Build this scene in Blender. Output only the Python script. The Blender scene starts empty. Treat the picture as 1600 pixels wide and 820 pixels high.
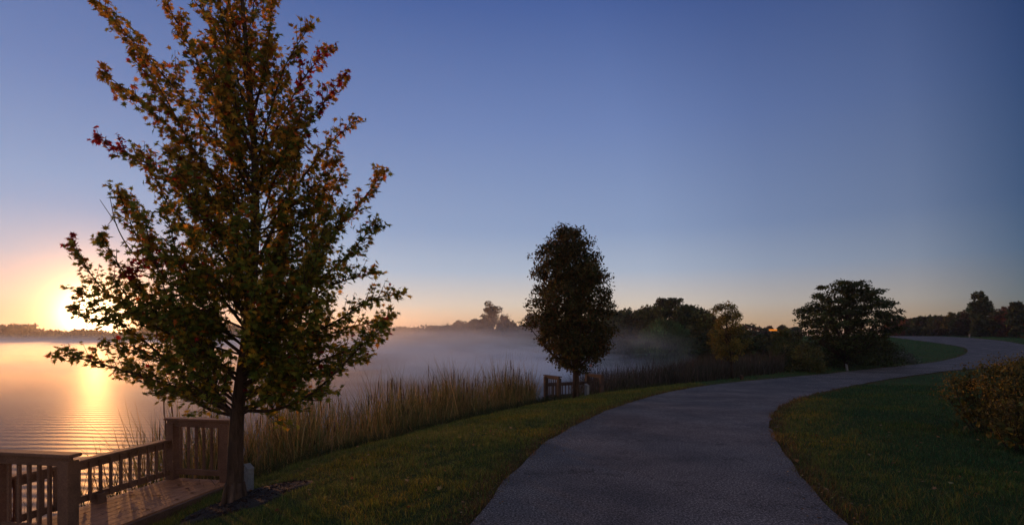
import bpy, math, random
import numpy as np
random.seed(11); rng = np.random.default_rng(11)
S = bpy.context.scene
COL = S.collection
R = math.radians

# ------------------------------------------------------------------ camera
CAMZ = 1.6; FPX = 850.0; HOR = 525.0          # eye height, focal length in photo pixels, horizon row
cam = bpy.data.cameras.new('camera'); camo = bpy.data.objects.new('camera', cam); COL.objects.link(camo)
cam.sensor_width = 36; cam.lens = 36 * FPX / 1600; cam.shift_y = (HOR - 410) / 1600
cam.clip_start = 0.05; cam.clip_end = 6000
camo.location = (0, 0, CAMZ); camo.rotation_euler = (math.pi / 2, 0, 0)
S.camera = camo

# ------------------------------------------------------------------ light
SUN_AZ = R(-37.4); SUN_EL = R(1.6)
SV = (math.sin(SUN_AZ) * math.cos(SUN_EL), math.cos(SUN_AZ) * math.cos(SUN_EL), math.sin(SUN_EL))
sl = bpy.data.lights.new('sun', 'SUN'); so = bpy.data.objects.new('sun', sl); COL.objects.link(so)
sl.energy = 3.8; sl.angle = R(0.5); sl.color = (1.0, 0.42, 0.13)
so.rotation_euler = (math.pi / 2 - SUN_EL, 0, math.pi - SUN_AZ)
S.view_settings.view_transform = 'Standard'; S.view_settings.look = 'None'
S.view_settings.exposure = 0.0; S.view_settings.gamma = 1.0; S.view_settings.use_curve_mapping = False


def lin(c):
    return tuple(((v / 255) / 12.92 if v / 255 <= .04045 else ((v / 255 + .055) / 1.055) ** 2.4) for v in c) + (1,)


W = bpy.data.worlds.new('World'); S.world = W; W.use_nodes = True


def build_world():
    nt = W.node_tree; N = nt.nodes; L = nt.links; bg = N['Background']
    tc = N.new('ShaderNodeTexCoord'); vec = tc.outputs['Generated']

    def m(op, a, b=None, clamp=False):
        n = N.new('ShaderNodeMath'); n.operation = op; n.use_clamp = clamp
        for i, v in enumerate((a, b)):
            if v is None: continue
            if isinstance(v, (int, float)): n.inputs[i].default_value = v
            else: L.new(v, n.inputs[i])
        return n.outputs[0]

    def ramp(f, stops):
        n = N.new('ShaderNodeValToRGB'); cr = n.color_ramp; cr.interpolation = 'LINEAR'
        while len(cr.elements) < len(stops): cr.elements.new(.5)
        for e, (p, c) in zip(cr.elements, stops): e.position = p; e.color = c
        L.new(f, n.inputs[0]); return n.outputs[0]

    def mix(a, b, f, t='MIX'):
        n = N.new('ShaderNodeMix'); n.data_type = 'RGBA'; n.blend_type = t; n.clamp_result = False
        for s, v in ((6, a), (7, b), (0, f)):
            if isinstance(v, (int, float)): n.inputs[s].default_value = v
            elif isinstance(v, tuple): n.inputs[s].default_value = v
            else: L.new(v, n.inputs[s])
        return n.outputs[2]
    sep = N.new('ShaderNodeSeparateXYZ'); L.new(vec, sep.inputs[0])
    el = m('DIVIDE', m('ARCSINE', sep.outputs[2]), math.pi / 2)      # 0..1 for 0..90 degrees
    el = m('MAXIMUM', el, 0.0)
    dt = N.new('ShaderNodeVectorMath'); dt.operation = 'DOT_PRODUCT'; L.new(vec, dt.inputs[0]); dt.inputs[1].default_value = SV
    d = dt.outputs['Value']; dp = m('MAXIMUM', d, 0.0)
    base = ramp(el, [(0, lin((236, 184, 128))), (.014, lin((234, 196, 152))), (.036, lin((222, 208, 192))), (.075, lin((176, 188, 207))),
                     (.12, lin((146, 165, 200))), (.23, lin((116, 138, 188))), (.35, lin((77, 102, 162))), (.42, lin((84, 106, 160))), (.6, lin((150, 160, 195))), (1, lin((160, 170, 200)))])
    fal = ramp(m('MULTIPLY', m('ADD', d, 1), .5), [(0, (1.7, 1.35, .95, 1)), (.38, (1.35, 1.1, .82, 1)), (.53, (.30, .34, .42, 1)), (.575, (.15, .235, .33, 1)), (.64, (.52, .55, .60, 1)),  # unseen zenith and rear sky raised as added fill for the foreground
                     (.73, (.66, .69, .75, 1)), (.81, (.93, .94, .96, 1)), (.9, (1, 1, 1, 1)), (1, (1, 1, 1, 1))])
    sky = mix(base, fal, 1.0, 'MULTIPLY')
    # the physical sky, mixed in
    ns = N.new('ShaderNodeTexSky'); ns.sky_type = 'NISHITA'; ns.sun_disc = False
    ns.sun_elevation = SUN_EL; ns.sun_rotation = SUN_AZ; ns.dust_density = 1.2; ns.ozone_density = 3.0
    sc = mix(ns.outputs[0], (.12, .12, .12, 1), 1.0, 'MULTIPLY')
    sky = mix(sky, sc, .08)
    # glow round the sun: wide orange, close yellow, white core
    wide = m('MULTIPLY', m('POWER', dp, 55.0), m('SUBTRACT', 1.0, m('MULTIPLY', el, 7.0), True))
    sky = mix(sky, mix((1, 1, 1, 1), (1, .56, .30, 1), wide), 1.0, 'MULTIPLY')
    sky = mix(sky, mix((0, 0, 0, 1), (.28, .05, .01, 1), wide), 1.0, 'ADD')
    veil = m('MULTIPLY', m('POWER', dp, 12.0), m('SUBTRACT', 1.0, m('MULTIPLY', el, 4.2), True))
    sky = mix(sky, mix((0, 0, 0, 1), (.07, .12, .17, 1), veil), 1.0, 'ADD')
    close = m('POWER', dp, 420.0)
    sky = mix(sky, mix((0, 0, 0, 1), (2.0, 1.0, .34, 1), close), 1.0, 'ADD')
    core = m('POWER', dp, 2000.0)
    sky = mix(sky, mix((0, 0, 0, 1), (8, 5.5, 2.8, 1), core), 1.0, 'ADD')
    L.new(sky, bg.inputs[0]); bg.inputs[1].default_value = 1.0


build_world()


# ------------------------------------------------------------------ helpers
def px(x, y, Y):
    """world point at depth Y seen at photo pixel (x, y)"""
    return np.array([(x - 800) / FPX * Y, Y, CAMZ - (y - HOR) / FPX * Y])


def tag(o, label=None, cat=None, group=None, kind=None):
    if label: o['label'] = label
    if cat: o['category'] = cat
    if group: o['group'] = group
    if kind: o['kind'] = kind
    return o


def empty(name, loc, label, cat, group=None, rz=0):
    o = bpy.data.objects.new(name, None); COL.objects.link(o); o.location = loc; o.rotation_euler = (0, 0, rz)
    o.empty_display_size = .2
    return tag(o, label, cat, group)


def mk(name, V, F, mat, parent=None, col=None, smooth=False, loc=None):
    """V (n,3) array, F (m,k) array or list of tuples; col (n,3) per-vertex colour. World coords unless parent."""
    me = bpy.data.meshes.new(name)
    V = np.asarray(V, dtype=np.float32)
    if isinstance(F, np.ndarray):
        k = F.shape[1]; m = F.shape[0]
        me.vertices.add(len(V)); me.vertices.foreach_set('co', V.ravel())
        me.loops.add(m * k); me.loops.foreach_set('vertex_index', F.astype(np.int32).ravel())
        me.polygons.add(m); me.polygons.foreach_set('loop_start', np.arange(0, m * k, k, dtype=np.int32))
        me.polygons.foreach_set('loop_total', np.full(m, k, dtype=np.int32))
        me.update(calc_edges=True)
    else:
        me.from_pydata([tuple(map(float, v)) for v in V], [], F); me.update()
    if smooth: me.polygons.foreach_set('use_smooth', np.ones(len(me.polygons), dtype=bool))
    if col is not None:
        a = me.color_attributes.new('tint', 'FLOAT_COLOR', 'POINT')
        c = np.ones((len(V), 4), dtype=np.float32); c[:, :3] = col; a.data.foreach_set('color', c.ravel())
    for mt in (mat if isinstance(mat, (list, tuple)) else [mat]): me.materials.append(mt)
    o = bpy.data.objects.new(name, me); COL.objects.link(o)
    if parent is not None: o.parent = parent
    if loc is not None: o.location = loc
    return o


class MB:
    def __init__(s): s.V = []; s.F = []
    def add(s, V, F):
        b = len(s.V); s.V += [tuple(v) for v in V]; s.F += [tuple(b + i for i in f) for f in F]; return s
    def box(s, c, size, M=None, bev=0.0):
        hx, hy, hz = [v / 2 for v in size]; b = min(bev, hx * .4, hy * .4, hz * .4)
        pts = []
        if b <= 0:
            for z in (-hz, hz):
                for x, y in ((-hx, -hy), (hx, -hy), (hx, hy), (-hx, hy)): pts.append((x, y, z))
            F = [(3, 2, 1, 0), (4, 5, 6, 7), (0, 1, 5, 4), (1, 2, 6, 5), (2, 3, 7, 6), (3, 0, 4, 7)]
        else:
            for z, q in ((-hz, b), (-hz + b, 0), (hz - b, 0), (hz, b)):
                x, y = hx - q, hy - q
                pts += [(-x + b, -y, z), (x - b, -y, z), (x, -y + b, z), (x, y - b, z), (x - b, y, z), (-x + b, y, z), (-x, y - b, z), (-x, -y + b, z)]
            F = [tuple(range(7, -1, -1)), tuple(range(24, 32))]
            for r in range(3):
                for i in range(8): F.append((r * 8 + i, r * 8 + (i + 1) % 8, r * 8 + 8 + (i + 1) % 8, r * 8 + 8 + i))
        P = np.array(pts)
        if M is not None: P = P @ np.array(M).T
        return s.add(P + np.array(c), F)
    def tube(s, pts, rad, n=7, cap=True):
        pts = [np.array(p, float) for p in pts]; rings = []
        for i, p in enumerate(pts):
            t = pts[min(i + 1, len(pts) - 1)] - pts[max(i - 1, 0)]; t /= (np.linalg.norm(t) + 1e-9)
            a = np.cross(t, (0, 1, 0.05)); a /= (np.linalg.norm(a) + 1e-9); b = np.cross(t, a)
            r = rad[i] if hasattr(rad, '__len__') else rad
            rings.append([p + r * (math.cos(2 * math.pi * k / n) * a + math.sin(2 * math.pi * k / n) * b) for k in range(n)])
        V = [v for r in rings for v in r]; F = []
        for i in range(len(pts) - 1):
            for k in range(n): F.append((i * n + k, i * n + (k + 1) % n, (i + 1) * n + (k + 1) % n, (i + 1) * n + k))
        if cap: F.append(tuple(range(n - 1, -1, -1))); F.append(tuple((len(pts) - 1) * n + k for k in range(n)))
        return s.add(V, F)
    def build(s, name, mat, parent=None, smooth=False): return mk(name, s.V, s.F, mat, parent, smooth=smooth)


# ------------------------------------------------------------------ materials
def material(name):
    m = bpy.data.materials.new(name); m.use_nodes = True
    nt = m.node_tree; return m, nt, nt.nodes, nt.links, nt.nodes['Principled BSDF']


def noise(N, L, scale, detail=4, rough=.6, vec=None, dist=0):
    n = N.new('ShaderNodeTexNoise'); n.inputs['Scale'].default_value = scale; n.inputs['Detail'].default_value = detail
    n.inputs['Roughness'].default_value = rough; n.inputs['Distortion'].default_value = dist
    if vec is not None: L.new(vec, n.inputs['Vector'])
    return n.outputs[0]


def cramp(N, L, f, stops):
    n = N.new('ShaderNodeValToRGB'); cr = n.color_ramp
    while len(cr.elements) < len(stops): cr.elements.new(.5)
    for e, (p, c) in zip(cr.elements, stops): e.position = p; e.color = tuple(c) + (1,)
    L.new(f, n.inputs[0]); return n.outputs[0]


def mixc(N, L, a, b, f, t='MIX'):
    n = N.new('ShaderNodeMix'); n.data_type = 'RGBA'; n.blend_type = t
    for s, v in ((6, a), (7, b), (0, f)):
        if isinstance(v, (int, float)): n.inputs[s].default_value = v
        elif isinstance(v, tuple): n.inputs[s].default_value = v if len(v) == 4 else v + (1,)
        else: L.new(v, n.inputs[s])
    return n.outputs[2]


def bump(N, L, bs, h, strength, dist):
    b = N.new('ShaderNodeBump'); b.inputs['Strength'].default_value = strength; b.inputs['Distance'].default_value = dist
    L.new(h, b.inputs['Height']); L.new(b.outputs[0], bs.inputs['Normal'])


def pos(N): return N.new('ShaderNodeNewGeometry').outputs['Position']
def objc(N): return N.new('ShaderNodeTexCoord').outputs['Object']


def tint_mat(name, trans=0.35, rough=.6, spec=.3):
    """foliage: colour per vertex, partly translucent"""
    m, nt, N, L, bs = material(name)
    a = N.new('ShaderNodeAttribute'); a.attribute_name = 'tint'
    L.new(a.outputs['Color'], bs.inputs['Base Color']); bs.inputs['Roughness'].default_value = rough
    bs.inputs['Specular IOR Level'].default_value = spec
    if trans > 0:
        t = N.new('ShaderNodeBsdfTranslucent'); L.new(a.outputs['Color'], t.inputs[0])
        x = N.new('ShaderNodeMixShader'); x.inputs[0].default_value = trans
        L.new(bs.outputs[0], x.inputs[1]); L.new(t.outputs[0], x.inputs[2]); L.new(x.outputs[0], N['Material Output'].inputs[0])
    return m


M_LEAF = tint_mat('maple_leaf', .45, .6, .06)
M_FOL = tint_mat('foliage', .3, .6, .1)
M_GRASS = tint_mat('grass_blade', .3, .6, .1)
M_REED = tint_mat('reed_blade', .3, .7, .1)


def m_bark(name, c1, c2, sc=18):
    m, nt, N, L, bs = material(name)
    mp = N.new('ShaderNodeMapping'); mp.inputs['Scale'].default_value = (1, 1, .22); L.new(objc(N), mp.inputs[0])
    n = noise(N, L, sc, 6, .7, mp.outputs[0], .6); n2 = noise(N, L, 3.2, 4, .6, mp.outputs[0])
    c = cramp(N, L, n, [(.3, c1), (.62, c2)])
    c = mixc(N, L, c, tuple(min(1, v * 2.4) for v in c2), cramp(N, L, n2, [(.60, (0, 0, 0)), (.70, (1, 1, 1))]))
    L.new(c, bs.inputs['Base Color']); bs.inputs['Roughness'].default_value = .9
    bs.inputs['Specular IOR Level'].default_value = .1
    bump(N, L, bs, n, .8, .015); return m


M_BARK = m_bark('maple_bark', (.030, .018, .012), (.085, .05, .034))
M_BARK2 = m_bark('dark_bark', (.020, .015, .012), (.05, .036, .028))


def m_wood(name, c1, c2):
    m, nt, N, L, bs = material(name)
    mp = N.new('ShaderNodeMapping'); mp.inputs['Scale'].default_value = (1, 1, 1); L.new(objc(N), mp.inputs[0])
    n = noise(N, L, 55, 5, .65, mp.outputs[0], .8); n2 = noise(N, L, 2.5, 3, .6, mp.outputs[0])
    c = cramp(N, L, n, [(.28, c1), (.7, c2)])
    c = mixc(N, L, c, tuple(v * .45 for v in c1), cramp(N, L, n2, [(.45, (0, 0, 0)), (.75, (.8, .8, .8))]))
    L.new(c, bs.inputs['Base Color']); bs.inputs['Roughness'].default_value = .75
    bs.inputs['Specular IOR Level'].default_value = .25
    bump(N, L, bs, n, .35, .004); return m


M_WOOD = m_wood('weathered_wood', (.12, .058, .036), (.25, .125, .075))
M_DECK = m_wood('deck_boards', (.32, .13, .055), (.55, .235, .105))
M_GREYWOOD = m_wood('grey_wood', (.13, .125, .12), (.27, .26, .25))

# ------------------------------------------------------------------ terrain
ZW = -1.5                                     # water level
LAKE = np.array([(-6.3, -60), (-6.3, -6), (-6.3, 9.3), (-5.9, 10.6), (-5.2, 12.0), (-4.3, 14.3), (-2.6, 17.8), (-.7, 21.2), (1.6, 23.9),
                 (4.6, 27), (9, 32), (13, 38), (16, 44), (16, 49), (13, 52), (8, 55), (4.5, 60), (3, 68), (2.5, 80), (-2, 92), (-12, 100), (-24, 104),
                 (-45, 122), (-110, 230), (-210, 335), (-300, 372), (-700, 430), (-900, 200), (-500, -60)], float)
PATHL = np.array([(px(735, 820, 1)[0] * 4.61 - .9, 1.0), (-.35, 4.61)], float)


def zprof(Y):
    ys = [-400, 8, 12, 20, 30, 40, 50, 60, 70, 80, 90, 100, 3000]
    zs = [0, 0, -.12, -.38, -.5, -.35, 0, .5, 1.02, 1.38, 1.55, 1.60, 1.60]
    return np.interp(Y, ys, zs)


def sdist(P, poly):
    """distance to polygon outline, positive outside"""
    d = np.full(len(P), 1e9); ins = np.zeros(len(P), bool); n = len(poly)
    for i in range(n):
        a = poly[i]; b = poly[(i + 1) % n]; ab = b - a
        t = np.clip(((P - a) @ ab) / (ab @ ab), 0, 1); q = a + t[:, None] * ab
        d = np.minimum(d, np.hypot(*(P - q).T))
        c = (a[1] > P[:, 1]) != (b[1] > P[:, 1])
        with np.errstate(divide='ignore', invalid='ignore'):
            xx = (b[0] - a[0]) * (P[:, 1] - a[1]) / (b[1] - a[1]) + a[0]
        ins ^= c & (P[:, 0] < xx)
    return np.where(ins, -d, d)


def ground_z(X, Y, bumps=True):
    X = np.atleast_1d(np.asarray(X, float)); Y = np.atleast_1d(np.asarray(Y, float))
    s = sdist(np.stack([X, Y], 1), LAKE)
    zr = zprof(Y) - np.clip((X - 6) * .0, 0, 1)
    g = np.sin(np.clip(s / 6.0, 0, 1) * math.pi / 2)
    z = ZW + (zr - ZW) * g
    z = np.where(s < 0, ZW + np.maximum(s * .35, -1.6), z)
    if bumps:
        z = z + .02 * np.sin(X * 1.7 + Y * .6) * np.sin(Y * 1.3 - X * .4) * np.clip(s, 0, 1)
    return z


def gz(x, y): return float(ground_z(x, y)[0])


def hit(x, y, lo=3.0, hi=400.0):
    """first point of the ground seen at photo pixel x, y"""
    Y = np.concatenate([np.arange(lo, 40, .05), np.arange(40, hi, .25)])
    X = (x - 800) / FPX * Y; ray = CAMZ - (y - HOR) / FPX * Y
    g = ground_z(X, Y, False); k = np.argmax(g >= ray)
    if g[k] < ray[k]: k = len(Y) - 1
    return np.array([X[k], Y[k]])


def dense(poly, step=.5):
    out = [poly[0]]
    for a, b in zip(poly[:-1], poly[1:]):
        n = max(1, int(np.hypot(*(b - a)) / step))
        for i in range(1, n + 1): out.append(a + (b - a) * i / n)
    return np.array(out)


def smooth_line(poly, it=3):
    for _ in range(it):
        q = [poly[0]]
        for a, b in zip(poly[:-1], poly[1:]): q += [a * .75 + b * .25, a * .25 + b * .75]
        q.append(poly[-1]); poly = np.array(q)
    return poly


# the path: two edges as plan curves
left = [(-1.1, -4), (-1.0, 1.5), (-.35, 4.61)] + [hit(*p) for p in [(770, 770), (840, 700), (905, 660), (980, 630), (1060, 608), (1150, 597), (1300, 583), (1420, 570.5)]]
left += [(33, 41.5), (39.5, 47.5), (45.0, 53.6), (48.6, 58.5), (50.6, 64), (52.6, 71), (55.6, 79), (60, 88), (66, 99), (70, 112)]
right = [(2.1, -4), (2.4, 1.5), (2.66, 4.61)] + [hit(*p) for p in [(1265, 760), (1215, 700), (1197, 664), (1206, 643), (1240, 625), (1300, 609), (1400, 590), (1480, 578.5)]]
right += [(30.5, 34.5), (41, 43.5), (51, 52.5), (58, 61), (63, 70), (66.5, 79), (70, 88), (75, 99), (79, 112)]
PL = smooth_line(np.array([np.array(p, float) for p in left])); PR = smooth_line(np.array([np.array(p, float) for p in right]))


def resample(P, n):
    d = np.concatenate([[0], np.cumsum(np.hypot(*np.diff(P, axis=0).T))]); t = np.linspace(0, d[-1], n)
    return np.stack([np.interp(t, d, P[:, 0]), np.interp(t, d, P[:, 1])], 1)


def relax(P, n=420, w=13):
    Q = resample(P, n); k = np.hanning(w + 2)[1:-1]; k /= k.sum(); h = w // 2
    for _ in range(2):
        E = np.concatenate([np.repeat(Q[:1], h, 0) + (np.arange(-h, 0)[:, None]) * (Q[1] - Q[0]), Q, np.repeat(Q[-1:], h, 0) + (np.arange(1, h + 1)[:, None]) * (Q[-1] - Q[-2])])
        Q = np.stack([np.convolve(E[:, c_], k, 'valid') for c_ in (0, 1)], 1)
    return Q


PL, PR = relax(PL), relax(PR)
PATHPOLY = np.concatenate([PL, PR[::-1]])
# terrain grid
xs = np.concatenate([-np.geomspace(60, 1500, 26)[::-1], np.arange(-58, -14, 2.0), np.arange(-14, 26, .4), np.arange(26, 90, 1.6), np.geomspace(92, 1500, 24)])
ys = np.concatenate([-np.geomspace(8, 400, 12)[::-1], np.arange(-7, 0, 1.0), np.arange(0, 45, .4), np.arange(45, 130, 1.5), np.geomspace(132, 3000, 46)])
GX, GY = np.meshgrid(xs, ys); GP = np.stack([GX.ravel(), GY.ravel()], 1)
GZ = ground_z(GP[:, 0], GP[:, 1])
pd = sdist(GP, PATHPOLY); GZ = GZ - np.where(pd < 0, .03, 0)
sd = sdist(GP, LAKE)
nx, ny = len(xs), len(ys)
ii, jj = np.meshgrid(np.arange(nx - 1), np.arange(ny - 1)); q = (jj * nx + ii).ravel()
GF = np.stack([q, q + 1, q + nx + 1, q + nx], 1)


def edge_tint(P, pdist, sdst):
    """lawn colour: green turf, worn brown rim along the path, dull at the shore"""
    c = np.tile(np.array([.045, .068, .022]), (len(P), 1))
    w = np.clip(1 - pdist / .45, 0, 1)[:, None]
    c = c * (1 - w) + np.array([.085, .055, .026]) * w
    s = np.clip(1 - (sdst - .2) / 1.4, 0, 1)[:, None]
    return c * (1 - s) + np.array([.05, .042, .022]) * s


m, nt, N, L, bs = material('lawn_soil'); M_GROUND = m
a = N.new('ShaderNodeAttribute'); a.attribute_name = 'tint'; P_ = pos(N)
n1 = noise(N, L, 1.1, 5, .6, P_); n2 = noise(N, L, 38, 5, .75, P_); n3 = noise(N, L, .12, 3, .5, P_)
c = mixc(N, L, a.outputs['Color'], (.075, .066, .02), cramp(N, L, n1, [(.42, (0, 0, 0)), (.72, (.65, .65, .65))]))
c = mixc(N, L, c, (.55, .55, .55), .999, 'MULTIPLY') if False else c
c = mixc(N, L, c, cramp(N, L, n2, [(.25, (.35, .35, .35)), (.7, (1.3, 1.3, 1.3))]), 1.0, 'MULTIPLY')
c = mixc(N, L, c, cramp(N, L, n3, [(.35, (.7, .8, .8)), (.7, (1.15, 1.0, .8))]), 1.0, 'MULTIPLY')
L.new(c, bs.inputs['Base Color']); bs.inputs['Roughness'].default_value = .95; bs.inputs['Specular IOR Level'].default_value = .05
bump(N, L, bs, n2, .9, .04)
tag(mk('ground', np.stack([GP[:, 0], GP[:, 1], GZ], 1), GF, M_GROUND, col=edge_tint(GP, pd, sd), smooth=True), kind='structure')

# path sheet
m, nt, N, L, bs = material('asphalt'); P_ = pos(N)
n1 = noise(N, L, 48, 4, .9, P_); n2 = noise(N, L, .7, 5, .6, P_); vr = N.new('ShaderNodeTexVoronoi'); vr.feature = 'DISTANCE_TO_EDGE'
vr.inputs['Scale'].default_value = .24; wv = noise(N, L, 1.3, 6, .65, P_)
va = N.new('ShaderNodeVectorMath'); va.operation = 'MULTIPLY_ADD'; L.new(wv, va.inputs[0]); va.inputs[1].default_value = (3, 3, 3); L.new(P_, va.inputs[2])
L.new(va.outputs[0], vr.inputs['Vector'])
c = cramp(N, L, n1, [(.38, (.012, .011, .012)), (.5, (.056, .051, .051)), (.62, (.26, .235, .23))])
c = mixc(N, L, c, cramp(N, L, n2, [(.38, (.62, .62, .66)), (.62, (1.25, 1.18, 1.16))]), 1.0, 'MULTIPLY')
crack = cramp(N, L, vr.outputs['Distance'], [(0, (.12, .12, .12)), (.007, (1, 1, 1))])
c = mixc(N, L, c, crack, .85, 'MULTIPLY')
# sparse dark tar stains
n4 = noise(N, L, .9, 5, .7, P_); c = mixc(N, L, c, cramp(N, L, n4, [(.60, (1, 1, 1)), (.68, (.45, .45, .45))]), 1.0, 'MULTIPLY')
L.new(c, bs.inputs['Base Color']); bs.inputs['Roughness'].default_value = .85; bs.inputs['Specular IOR Level'].default_value = .2
bump(N, L, bs, n1, .8, .006); M_ASPH = m
NP_ = 420; A = resample(PL, NP_); B = resample(PR, NP_)
# ragged asphalt rims
for arr, sgn in ((A, 1), (B, -1)):
    t = np.gradient(arr, axis=0); nrm = np.stack([-t[:, 1], t[:, 0]], 1); nrm /= np.linalg.norm(nrm, axis=1)[:, None]
    arr += nrm * (rng.normal(0, .015, NP_) + .012 * np.sin(np.arange(NP_) * .9))[:, None]
K = 13; V = []
for k in range(K):
    u = (0, .007, .1, .2, .3, .4, .5, .6, .7, .8, .9, .993, 1)[k]; Q = A * (1 - u) + B * u
    V.append(np.stack([Q[:, 0], Q[:, 1], ground_z(Q[:, 0], Q[:, 1], False) + .022], 1))
V = np.stack(V, 1).reshape(-1, 3)
F = np.array([(i * K + k, i * K + k + 1, (i + 1) * K + k + 1, (i + 1) * K + k) for i in range(NP_ - 1) for k in range(K - 1)])
tag(mk('path', V, F, M_ASPH, smooth=True), kind='structure')

# lake water
m, nt, N, L, bs = material('lake_water'); P_ = pos(N)
bs.inputs['Base Color'].default_value = (.018, .022, .026, 1); bs.inputs['Roughness'].default_value = .5; bs.inputs['IOR'].default_value = 1.33
bs.inputs['Specular IOR Level'].default_value = .5
wv = N.new('ShaderNodeTexWave'); wv.wave_type = 'BANDS'; wv.bands_direction = 'Y'; wv.inputs['Scale'].default_value = .55
wv.inputs['Distortion'].default_value = 7.0; wv.inputs['Detail'].default_value = 3; wv.inputs['Detail Scale'].default_value = .35
L.new(P_, wv.inputs['Vector'])
mp = N.new('ShaderNodeMapping'); mp.inputs['Scale'].default_value = (.35, 1, 1); L.new(P_, mp.inputs[0])
nn = noise(N, L, 2.2, 3, .5, mp.outputs[0])
ad = N.new('ShaderNodeMath'); ad.operation = 'MULTIPLY_ADD'; L.new(nn, ad.inputs[0]); ad.inputs[1].default_value = .5; L.new(wv.outputs[1], ad.inputs[2])
bump(N, L, bs, ad.outputs[0], .22, .022)
tag(mk('water', [(-1000, -70, ZW), (20, -70, ZW), (20, 440, ZW), (-1000, 440, ZW)], [(0, 1, 2, 3)], m), kind='structure')


# ------------------------------------------------------------------ scatter engine
def rots(n, yaw=None, pitch=None, roll=None):
    """rotation matrices: roll about Y, pitch about X, yaw about Z"""
    yaw = rng.uniform(0, 2 * math.pi, n) if yaw is None else yaw
    pitch = np.zeros(n) if pitch is None else pitch; roll = np.zeros(n) if roll is None else roll
    cy, sy, cp, sp, cr, sr = np.cos(yaw), np.sin(yaw), np.cos(pitch), np.sin(pitch), np.cos(roll), np.sin(roll)
    Z = np.zeros(n); O = np.ones(n)
    Rz = np.stack([cy, -sy, Z, sy, cy, Z, Z, Z, O], 1).reshape(n, 3, 3)
    Rx = np.stack([O, Z, Z, Z, cp, -sp, Z, sp, cp], 1).reshape(n, 3, 3)
    Ry = np.stack([cr, Z, sr, Z, O, Z, -sr, Z, cr], 1).reshape(n, 3, 3)
    return Rz @ Rx @ Ry


def scatter(tV, tF, P, Rm, sc, col):
    tV = np.asarray(tV, float); tF = np.asarray(tF); n = len(P); k = len(tV)
    sc = np.asarray(sc); sc = sc[:, None, None] if sc.ndim == 1 else sc[:, None, :]
    V = np.einsum('nij,nkj->nki', Rm, tV[None] * sc) + P[:, None, :]
    F = (tF[None] + (np.arange(n) * k)[:, None, None]).reshape(-1, tF.shape[1])
    C = np.repeat(col, k, axis=0)
    return V.reshape(-1, 3), F, C


# lobed maple leaf, stem at the origin, blade along +Y, folded a little along the midrib
_o = [(0, 0), (.10, .10), (.36, .02), (.19, .22), (.56, .40), (.20, .42), (.36, .66), (.10, .56), (0, 1.0)]
_r = _o[1:-1]
LEAFV = [(0, 0, 0), (0, .38, -.02), (0, 1.0, -.05)] + [(x, y, .10 * x / .5 - .02) for x, y in _r] + [(-x, y, .10 * x / .5 - .02) for x, y in _r]
LEAFF = []
rs = [0] + [3 + i for i in range(7)] + [2]; ls = [0] + [10 + i for i in range(7)] + [2]
for i in range(8): LEAFF.append((1, rs[i], rs[i + 1])); LEAFF.append((1, ls[i + 1], ls[i]))
# simple pointed oval leaf (4 tris)
OVALV = [(0, 0, 0), (.3, .42, .06), (0, 1, -.05), (-.3, .42, .06)]; OVALF = [(0, 1, 2), (0, 2, 3)]
# a clump of three crossing leaves for far foliage
CL = []; CF = []
for k in range(4):
    a_ = k * 1.7 + .3; t_ = .5 - k * .35
    b_ = len(CL)
    for x, y, z in [(0, -.1, 0), (.34, .35, .05), (.1, .95, 0), (-.32, .5, .05)]:
        X_ = x * math.cos(a_) - y * math.sin(a_); Y_ = x * math.sin(a_) + y * math.cos(a_); CL.append((X_, Y_ * math.cos(t_), z + Y_ * math.sin(t_)))
    CF += [(b_, b_ + 1, b_ + 2), (b_, b_ + 2, b_ + 3)]


def pal(n, cols, wts, jit=.25):
    cols = np.array(cols, float); k = rng.choice(len(cols), n, p=np.array(wts) / sum(wts))
    return cols[k] * np.exp(rng.normal(0, jit, (n, 1))) * (1 + rng.normal(0, .06, (n, 3)))


# ------------------------------------------------------------------ large maple
def catmull(P, n=10):
    P = [np.array(p, float) for p in P]; P = [2 * P[0] - P[1]] + P + [2 * P[-1] - P[-2]]; out = []
    for i in range(1, len(P) - 2):
        for k in range(n):
            t = k / n; p0, p1, p2, p3 = P[i - 1:i + 3]
            out.append(.5 * ((2 * p1) + (-p0 + p2) * t + (2 * p0 - 5 * p1 + 4 * p2 - p3) * t * t + (-p0 + 3 * p1 - 3 * p2 + p3) * t ** 3))
    out.append(P[-2]); return np.array(out)


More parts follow.
